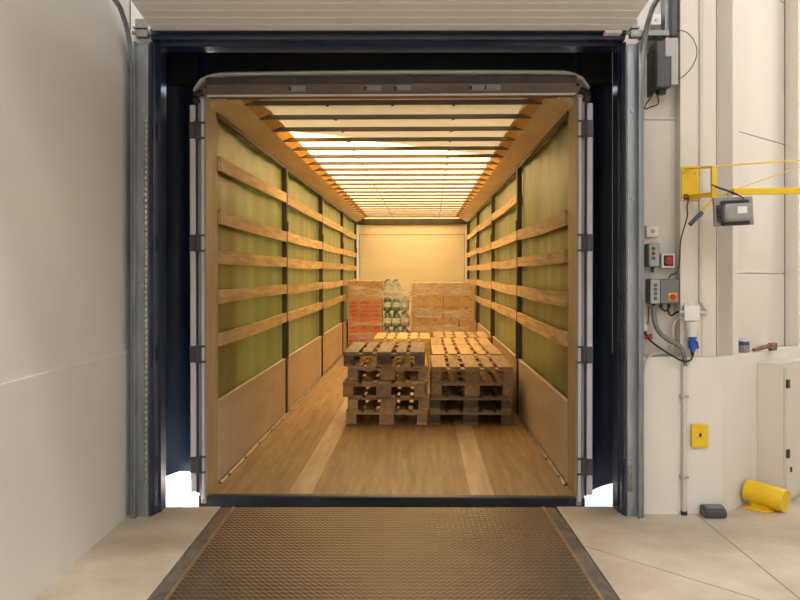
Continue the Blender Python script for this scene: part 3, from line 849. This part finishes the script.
m = MB(); m.tube([at(699, 167.3, 5.47), at(714, 166.5, YV + .02), at(760, 163, 5.33), at(842, 157.5, 5.545)], .005, 6, 0); m.tube([at(736, 189, 5.22), at(800, 167, 5.42), at(842, 156, 5.545)], .0035, 6, 0); ch(m.build('tie_rod', 'yellow'), ar)
m = MB(); m.tube([at(714, 198, YV), at(708, 204, YV), at(701, 213, YV - .02)], .006, 8, 2); m.tube([at(708, 204, YV), at(703, 207, YV), at(701.5, 212, YV)], .004, 6, 2); lev = ch(m.build('lever', 'yellow'), ar)
m = MB(); m.cyl(at(702, 212.5, YV - .02), at(690, 224.5, YV - .04), .0135, 12); ch(m.build('hand_grip', 'darkbox'), ar)
# dock lamp (seen from behind)
lp = thing('dock_lamp', 'grey floodlight with finned housing hanging from the yellow arm', 'lamp', at(733, 211, 5.17))
RZ = Matrix.Rotation(math.radians(-3), 3, 'Y')
p = at(733, 211.5, 5.20)
m = MB(); m.box(p, (.236, .030, .172), RZ, .006, 2); ch(m.build('back_plate', 'lampgrey'), lp)
p = at(737, 212.5, 5.14); m = MB(); m.box(p, (.172, .075, .108), RZ, .022, 3); ch(m.build('driver_housing', 'lampgrey'), lp)
m = MB()
for k in range(13):
    for zz in (.064, -.064): m.box(p + RZ @ Vector((-.075 + k * .0125, .03, zz)), (.006, .05, .022), RZ)
for k in range(7): m.box(p + RZ @ Vector((-.096, .03, -.045 + k * .015)), (.02, .05, .006), RZ)
ch(m.build('cooling_fin', 'darkbox'), lp)
m = MB(); m.box(p + RZ @ Vector((.018, -.0385, .012)), (.056, .002, .040), RZ); ch(m.build('rating_label', 'whitepl'), lp)['label'] = 'white label'
m = MB(); m.box(at(729, 197, 5.19), (.016, .016, .06), None, .002); ch(m.build('hanger', 'galv'), lp)
tag(MB().tube([at(711.5, 184.5, 5.2), at(718, 187.5, 5.19), at(727, 190.5, 5.185), at(737, 194.5, 5.17), at(743, 198, 5.16), at(745, 203, 5.155)], lambda t: .0065 if .15 < t < .62 else .004, 8, 5).build('black_cable', 'wire', None, True),
    'black cable sleeve running from the pivot into the dock lamp', 'cable')
tag(MB().tube([at(689, 199, 5.46), at(684, 198, 5.45), at(685, 194.5, 5.45), at(688.5, 197, 5.45), at(687, 207, 5.45), at(687.5, 215, 5.455), at(684, 228, 5.46), at(680.5, 242, 5.47), at(679.5, 262, 5.47), at(677, 272, 5.475), at(671, 275, 5.49), at(669, 278, 5.52)], .0045, 6, 5).build('black_cable', 'wire', None, True),
    'long black cable hanging from the yellow plate to the control boxes', 'cable')
# square white sensor
m = thing('wall_switch', 'small square white switch above the push button box', 'switch', at(652.5, 231, YB))
x0, x1, yf, yb, z0, z1 = wallbox(646.5, 659, 225.5, 237, YB, .03)
mm = MB(); mm.bx(x0, x1, yf, yb, z0, z1, .006, 2); ch(mm.build('cover_plate', 'whitepl'), m)
mm = MB(); mm.cyl(((x0 + x1) / 2, yf, (z0 + z1) / 2), ((x0 + x1) / 2, yf - .006, (z0 + z1) / 2), .014, 14); ch(mm.build('button', 'lightbox'), m)
def button(mm, px, py, yf, r, mt, par, nm='push_button'):
    p = at(px, py, yf); b_ = MB(); b_.cyl((p.x, yf + .002, p.z), (p.x, yf - .010, p.z), r, 14); b_.cyl((p.x, yf + .001, p.z), (p.x, yf - .004, p.z), r * 1.3, 14)
    return ch(b_.build(nm, mt), par)
# push button box
pb = thing('push_button_box', 'narrow grey box with three buttons, the middle one red', 'control box', at(652, 255, YB))
x0, x1, yf, yb, z0, z1 = wallbox(648.5, 660, 243.5, 267, YB, .10)
mm = MB(); mm.bx(x0, x1, yf + .008, yb, z0, z1, .005, 2); ch(mm.build('housing', 'greybox'), pb)
mm = MB(); mm.bx(x0 + .006, x1 - .006, yf, yf + .012, z0 + .004, z1 - .004, .003); ch(mm.build('front_panel', 'lightbox'), pb)
for py, mt in ((248.5, 'button'), (253.5, 'red'), (258.3, 'button')): button(None, 653.5, py, yf, .0095, mt, pb)
mm = MB(); mm.cyl(((x0 + x1) / 2, yf + .04, z0), ((x0 + x1) / 2, yf + .04, z0 - .035), .012, 10); ch(mm.build('cable_gland', 'rubber'), pb)
# isolator
iso = thing('isolator_switch', 'white box with a round red rotary switch', 'switch', at(668, 260, YB))
x0, x1, yf, yb, z0, z1 = wallbox(661.5, 675.5, 253.5, 268, YB, .075)
mm = MB(); mm.bx(x0, x1, yf, yb, z0, z1, .008, 2); ch(mm.build('housing', 'whitepl'), iso)
p = at(668.5, 260.7, yf); mm = MB(); mm.bx(p.x - .030, p.x + .030, yf - .005, yf, p.z - .034, p.z + .034, .003); ch(mm.build('dial_plate', 'hinge'), iso)
mm = MB(); mm.cyl((p.x, yf - .004, p.z), (p.x, yf - .022, p.z), .026, 20); mm.box((p.x, yf - .027, p.z), (.044, .014, .012), Matrix.Rotation(.2, 3, 'Y'), .002); ch(mm.build('rotary_knob', 'red', None, True), iso)
# main control cabinet
mc = thing('control_box', 'grey door control box with four buttons and a yellow and red main switch', 'control box', at(662, 292, YB))
x0, x1, yf, yb, z0, z1 = wallbox(650.5, 679.5, 279, 304, YB, .115)
xm = at(660, 0, yf).x
mm = MB(); mm.bx(x0, x1, yf + .012, yb, z0, z1, .006, 2); ch(mm.build('housing', 'darkbox'), mc)
mm = MB(); mm.bx(x0 + .001, xm, yf, yf + .014, z0 + .003, z1 - .003, .003); ch(mm.build('button_panel', 'lightbox'), mc)
mm = MB(); mm.bx(xm + .002, x1 - .001, yf, yf + .014, z0 + .003, z1 - .003, .004); ch(mm.build('cover', 'greybox'), mc)
for py in (285, 289.3, 293.6, 298.5): button(None, 655.5, py, yf, .0085, 'button', mc)
p = at(672.5, 297, yf); mm = MB(); mm.bx(p.x - .027, p.x + .027, yf - .006, yf, p.z - .025, p.z + .025, .002); ch(mm.build('switch_plate', 'yellow'), mc)
mm = MB(); mm.cyl((p.x, yf - .005, p.z), (p.x, yf - .022, p.z), .019, 18); mm.box((p.x, yf - .026, p.z - .004), (.012, .012, .036), None, .002); ch(mm.build('main_switch', 'red', None, True), mc)
mm = MB()
for px in (652.5, 660, 668):
    mm = MB(); q = at(px + 1, 304, yf + .05); mm.cyl((q.x, yf + .05, z0), (q.x, yf + .05, z0 - .025), .011, 10)
    ch(mm.build('cable_gland', 'rubber'), mc)
tag(MB().tube([at(654, 305.5, 5.55), at(654, 316, 5.55), at(656, 326, 5.53), at(661, 334, 5.48), at(669, 340, 5.455), at(678, 345, 5.45), at(683, 352, 5.45), at(685, 363, 5.455), at(685.3, 366, 5.455)], .016, 10, 6).build('corrugated_hose', 'hose', None, True),
    'thick grey hose curving down from the control box to the wall conduit', 'hose')
tag(MB().tube([at(659, 305.5, 5.56), at(662, 309, 5.55), at(666, 311, 5.54), at(668.5, 308, 5.55), at(668.8, 305.5, 5.555)], .006, 6, 5).build('black_cable', 'wire', None, True), 'short black cable sagging under the control box', 'cable')
tag(MB().tube([at(668.5, 305, 5.56), at(668.5, 312, 5.54), at(671.5, 315.5, 5.53), at(676, 312.5, 5.50), at(681, 311.5, 5.48)], .006, 6, 5).build('black_cable', 'wire', None, True), 'black cable from the control box into the white junction box', 'cable')
# junction box + socket + plug
jb = thing('junction_box', 'white junction box above the round white industrial socket', 'junction box', at(692, 313, YC))
x0, x1, yf, yb, z0, z1 = wallbox(684.5, 700, 305.5, 321, YC, .055)
mm = MB(); mm.bx(x0, x1, yf, yb - .0005, z0, z1, .006, 2)
for px in (685.5, 691): q = at(px, 304.5, yf + .02); mm.cyl((q.x, yf + .02, z1), (q.x, yf + .02, z1 + .014), .009, 10)
ch(mm.build('housing', 'whitepl'), jb)
mm = MB(); q = at(683, 312, yf + .02); mm.cyl((x0, yf + .022, q.z), (x0 - .026, yf + .022, q.z), .011, 12); mm.cyl((x1, yf + .03, q.z - .004), (x1 + .055, yf + .03, q.z - .004), .010, 12); ch(mm.build('stub_pipe', 'conduit', None, True), jb)
sk = thing('power_socket', 'round white industrial socket under the junction box', 'socket', at(692.5, 330, YC))
q = at(692, 0, 5.465); zt, zb_ = at(0, 321.5, 5.465).z, at(0, 337, 5.465).z
mm = MB(); mm.lathe([(0, 0), (.030, 0), (.036, .004), (.036, (zt - zb_) * .45), (.040, (zt - zb_) * .5), (.040, zt - zb_ - .004), (.036, zt - zb_ - .001), (0, zt - zb_ - .001)], (q.x, 5.466, zb_), 22); ch(mm.build('socket_body', 'whitepl', None, True), sk)
mm = MB(); mm.bx(q.x - .03, q.x + .03, 5.495, YC + .002, zb_ + .01, zt - .01); ch(mm.build('mounting_plate', 'whitepl'), sk)
pg = thing('power_plug', 'blue industrial plug hanging in the white socket', 'plug', at(693.5, 344, 5.46))
z0, z1 = at(0, 352, 5.465).z, zb_ - .001; hgt = z1 - z0
mm = MB(); mm.lathe([(0, 0), (.013, 0), (.018, hgt * .15), (.028, hgt * .35), (.030, hgt * .72), (.022, hgt * .76), (.024, hgt * .96), (.030, hgt), (0, hgt)], (q.x + .004, 5.466, z0), 18)
ch(mm.build('plug_body', 'blue', None, True), pg)
mm = MB(); mm.box((q.x + .030, 5.466, z0 + hgt * .48), (.02, .026, .05), Matrix.Rotation(-.2, 3, 'Y'), .006, 2); ch(mm.build('flip_cap', 'blue'), pg)
mm = MB(); mm.cyl((q.x + .004, 5.466, z0 + .001), (q.x + .003, 5.466, z0 - .022), .011, 10); ch(mm.build('cord_grip', 'wire'), pg)
ch(MB().tube([at(692.7, 354.5, 5.465), at(691.5, 359, 5.46), at(687, 361.3, 5.43), at(680, 360, 5.42), at(667, 352.5, 5.43), at(655, 344.5, 5.5), at(648, 338, 5.56), at(644.5, 332, 5.585)], .006, 8, 6).build('power_cord', 'wire', None, True), pg)
tag(MB().tube([at(681.5, 318, 5.49), at(677, 319.5, 5.53), at(673.5, 325, 5.55), at(672.8, 336, 5.56), at(672.5, 344, 5.56), at(671, 349, 5.56), at(666, 352.5, 5.545), at(658, 353.5, 5.52), at(651, 355, 5.465), at(646, 362, 5.455), at(643.5, 372, 5.455)], .009, 8, 6).build('white_pipe', 'conduit', None, True),
    'thin white pipe bending from the junction box down to the plinth', 'pipe')
rw = MB()
rr = random.Random(3)
pts = [at(648 + rr.uniform(-4.5, 5), 336 + rr.uniform(-3, 3), 5.57 + rr.uniform(-.02, .015)) for _ in range(22)]
rw.tube(pts, .0028, 5, 3); tag(rw.build('red_wire_tangle', 'redwire', None, True), 'tangled red wire behind the edge of the door track', 'wire')
tag(MB().tube([at(649, 306, 5.56), at(648.5, 318, 5.6), at(646.8, 330, 5.6), at(645.5, 333, 5.59)], .003, 6, 3).build('black_cable', 'wire', None, True), 'thin black lead dropping from the control box to the red wire', 'cable')
mm = MB(); mm.bx(at(643, 0, 5.59).x, at(647.5, 0, 5.59).x, 5.58, YB, at(0, 331, 5.6).z, at(0, 324, 5.6).z, .004); tag(mm.build('sensor_block', 'whitepl'), 'small white sensor block above the red wire', 'sensor')
# wall conduit on the plinth
cd = thing('wall_conduit', 'straight grey pipe running down the plinth to the floor', 'conduit', at(684, 512, YW))
xc = at(684.2, 0, 5.46).x
mm = MB(); mm.cyl((xc, 5.461, .02), (xc, 5.461, at(0, 361.5, 5.46).z), .0155, 14); ch(mm.build('pipe', 'conduit', None, True), cd)
for py in (396, 477):
    z = at(0, py, 5.46).z; mm = MB(); mm.bx(xc - .026, xc + .026, 5.442, YW + .002, z - .009, z + .009, .004); ch(mm.build('clip', 'lightbox'), cd)
mm = MB(); mm.cyl((xc, 5.461, .0), (xc, 5.461, .024), .020, 12); ch(mm.build('end_cap', 'rubber'), cd)
# yellow wall box
yb_ = thing('key_box', 'flat yellow box on the plinth with a small black lock', 'box', at(700, 436, YW))
A, B = at(692, 447.5, YW - .03), at(708.5, 424.5, YW - .03)
mm = MB(); mm.bx(A.x, B.x, YW - .03, YW + .002, A.z, B.z, .004, 2); ch(mm.build('box_body', 'yellow'), yb_)
p = at(700.3, 435, YW - .03); mm = MB(); mm.bx(p.x - .007, p.x + .007, YW - .036, YW - .029, p.z - .012, p.z + .012, .003); ch(mm.build('lock', 'lock'), yb_)
# bait station
bs = thing('bait_station', 'small dark grey wedge topped plastic box on the floor at the plinth', 'box', at(713, 513, 5.40))
x0, x1 = at(704.5, 0, 5.38).x, at(727, 0, 5.38).x
mm = MB()
n = 6
def bsec(y0, z0, y1, z1): pass
mm.prism_x([(5.375, .0), (5.37, .035), (5.385, .050), (5.44, .068), (5.472, .066), (5.472, 0)], x0, x1)
bmesh.ops.bevel(mm.bm, geom=list(mm.bm.edges), offset=.006, segments=2, affect='EDGES')
ch(mm.build('body', 'darkbox', None, True), bs)
mm = MB(); mm.box(((x0 + x1) / 2, 5.412, .0625), (x1 - x0 - .03, .045, .006), Matrix.Rotation(.31, 3, 'X'), .002); ch(mm.build('lid', 'greybox'), bs)
# yellow guard tube
gt = thing('guard_tube', 'thick yellow tube lying on its foot plate by the cabinet', 'tube', (2.40, 5.58, 0))
pA, pB = Vector((2.287, 5.69, .103)), Vector((2.462, 5.505, .076))
ax = (pB - pA).normalized()
mm = MB()
R, seg = .073, 32
for (ra, rb) in ((R, R - .004),):
    up = Vector((0, 0, 1)); sx = ax.cross(up).normalized(); uz = sx.cross(ax).normalized()
    ring = lambda c, r: [mm.bm.verts.new(c + r * (math.cos(2 * PI * k / seg) * sx + math.sin(2 * PI * k / seg) * uz)) for k in range(seg)]
    r0, r1, r2, r3, r4 = ring(pA, R * .96), ring(pA + ax * .006, R), ring(pB - ax * .006, R), ring(pB, R * .95), ring(pB + ax * .0, R * .90)
    r5 = ring(pB - ax * .004, R * .88)
    for A_, B_ in ((r0, r1), (r1, r2), (r2, r3), (r3, r4), (r4, r5)):
        for k in range(seg): mm.bm.faces.new((A_[k], A_[(k + 1) % seg], B_[(k + 1) % seg], B_[k]))
    mm.bm.faces.new(r0[::-1]); mm.bm.faces.new(r5)
ch(mm.build('tube_body', 'yellow', None, True), gt)
mm = MB(); md = (pA * .60 + pB * .40); rz = math.atan2(ax.y, ax.x)
mm.box((md.x - .035, md.y - .035, .006), (.17, .10, .012), Matrix.Rotation(rz, 3, 'Z'), .003)
mm.box((md.x - .01, md.y - .01, .022), (.12, .04, .03), Matrix.Rotation(rz, 3, 'Z'), .003)
ch(mm.build('foot_plate', 'yellow'), gt)
# cabinet against the 45 degree return
cb = thing('wall_cabinet', 'tall cream steel cabinet standing against the slanted plinth', 'cabinet', (*a(.70, .10), 0))
ct = .545; dpt = .196; wd = .62; zt = .928
def rot_box(mm, t0, t1, n0, n1, z0, z1):
    mm.prism([a(t0, n0), a(t1, n0), a(t1, n1), a(t0, n1)], z0, z1)
mm = MB(); rot_box(mm, ct, ct + wd, .002, dpt - .02, 0, zt); ch(mm.build('body', 'cabinet'), cb)
mm = MB(); rot_box(mm, ct + .012, ct + wd - .012, dpt - .018, dpt, .03, zt - .025)
dr = ch(mm.build('door', 'cabinet'), cb)
for z in (CAMZ - 103 * 5.73 / F, CAMZ - 173 * 5.73 / F):
    mm = MB(); rot_box(mm, ct + .004, ct + .040, dpt - .004, dpt + .010, z - .028, z + .028); h = ch(mm.build('hinge', 'hinge'), cb)
mm = MB(); z = CAMZ - 189 * 5.75 / F; rot_box(mm, ct + .065, ct + .082, dpt, dpt + .008, z - .018, z + .014); ch(mm.build('latch', 'hinge'), cb)
# things on the ledge
c = at(744, 351, 0)
cx, cy = .3985 * 5.83, 5.83
cn = thing('tin_can', 'small speckled tin with a blue rim and pale lid on the ledge', 'can', (cx, cy, .998))
mm = MB(); mm.lathe([(0, 0), (.034, 0), (.036, .003), (.036, .05), (0, .05)], (cx, cy, .998), 22); ch(mm.build('can_body', 'canbody', None, True), cn)
mm = MB(); mm.lathe([(0, .05), (.0365, .05), (.0365, .074), (0, .074)], (cx, cy, .998), 22); ch(mm.build('rim', 'canblue', None, True), cn)
mm = MB(); mm.lathe([(0, .074), (.038, .074), (.038, .083), (.034, .086), (0, .086)], (cx, cy, .998), 22); ch(mm.build('lid', 'lid', None, True), cn)
hm = thing('hand_brush', 'brown wooden hand brush lying on the ledge beside the tin', 'brush', (2.45, 5.93, .998))
b0 = Vector((.4095 * 5.86, 5.86, 1.012)); b1 = Vector((.4270 * 5.97, 5.97, 1.030)); b2 = Vector((.4310 * 6.00, 6.00, 1.033))
mm = MB(); mm.tube([b0, b0.lerp(b1, .3), b0.lerp(b1, .7), b1], lambda t: .011 + .005 * math.sin(t * 2.2), 10, 4); ch(mm.build('handle', 'brushwood', None, True), hm)
mm = MB(); d = Vector((.75, .66, 0)).normalized(); rot = Matrix.Rotation(math.atan2(d.y, d.x) - .0, 3, 'Z')
mm.box(b2 + Vector((.005, 0, -.004)), (.085, .034, .044), rot, .006, 2); ch(mm.build('brush_head', 'brushwood'), hm)
mm = MB(); mm.box(b2 + Vector((.005, 0, -.030)), (.075, .026, .010), rot); ch(mm.build('bristles', 'hinge'), hm)

# ------------------------------------------------------------------ added lamps (unseen ceiling fixtures put in to light the hall)
M['lampglow'] = bpy.data.materials.new('added_lamp_diffuser')
N, L = nodes(M['lampglow']); N['Principled BSDF'].inputs['Emission Color'].default_value = (1, .96, .9, 1); N['Principled BSDF'].inputs['Emission Strength'].default_value = 3
def added_hall_lamp(x, y, power, col, label, sx=1.5, sy=.5, z=6.9):
    t = thing('added_ceiling_lamp', label, 'lamp', (x, y, 6.95), group='added unseen ceiling lamps')
    mm = MB(); mm.bx(x - sx / 2 - .04, x + sx / 2 + .04, y - sy / 2 - .04, y + sy / 2 + .04, z + .02, 6.999); ch(mm.build('housing', 'whitepl'), t)
    ld = bpy.data.lights.new('added_ceiling_lamp_light', 'AREA'); ld.shape = 'RECTANGLE'; ld.size = sx; ld.size_y = sy; ld.energy = power; ld.color = col
    lo = bpy.data.objects.new('added_ceiling_lamp_light', ld); C.objects.link(lo); lo.location = (x, y, z); 
    return t
LP = 138
added_hall_lamp(-.2, .5, LP * 1.2, (1, .975, .95), 'added unseen ceiling lamp nearest the dock opening')
added_hall_lamp(3.4, -2.0, LP * .7, (1, .965, .92), 'added unseen ceiling lamp over the right side of the hall')
added_hall_lamp(.5, -3.5, LP * 1.1, (1, .975, .95), 'added unseen ceiling lamp in the middle of the hall')
added_hall_lamp(3.2, -6.5, LP * 1.1, (1, .97, .94), 'added unseen ceiling lamp at the back of the hall')

# ------------------------------------------------------------------ daylight
w = bpy.data.worlds.new('sky'); bpy.context.scene.world = w; w.use_nodes = True
bg = w.node_tree.nodes['Background']
tcw = w.node_tree.nodes.new('ShaderNodeTexCoord'); sp = w.node_tree.nodes.new('ShaderNodeSeparateXYZ'); rp = w.node_tree.nodes.new('ShaderNodeValToRGB')
w.node_tree.links.new(tcw.outputs['Generated'], sp.inputs[0]); w.node_tree.links.new(sp.outputs['Z'], rp.inputs[0]); w.node_tree.links.new(rp.outputs[0], bg.inputs[0])
rp.color_ramp.elements[0].color = (.85, .92, 1, 1); rp.color_ramp.elements[1].color = (.55, .72, 1, 1)
bg.inputs[1].default_value = 1.7
sl = bpy.data.lights.new('sun', 'SUN'); sl.energy = 27.0; sl.angle = math.radians(.53); sl.color = (1, .95, .86)
so = bpy.data.objects.new('sun', sl); C.objects.link(so)
el = math.radians(64); az = Vector((.76, .65, 0)).normalized()
dirv = Vector((az.x * math.cos(el), az.y * math.cos(el), -math.sin(el)))
so.rotation_euler = dirv.to_track_quat('-Z', 'Y').to_euler(); so.location = (-8, -4, 20)

# ------------------------------------------------------------------ camera and view
cd_ = bpy.data.cameras.new('camera'); cam = bpy.data.objects.new('camera', cd_); C.objects.link(cam)
cam.location = (0, 0, CAMZ); cam.rotation_euler = (PI / 2, 0, 0)
cd_.sensor_width = 36; cd_.lens = F / 800 * 36; cd_.shift_y = -19 / 800; cd_.clip_start = .05
sc = bpy.context.scene; sc.camera = cam
sc.view_settings.view_transform = 'Standard'; sc.view_settings.look = 'None'; sc.view_settings.gamma = 1; sc.view_settings.exposure = .35
sc.view_settings.use_curve_mapping = False
sc.cycles.max_bounces = 12; sc.cycles.diffuse_bounces = 6; sc.cycles.transparent_max_bounces = 12
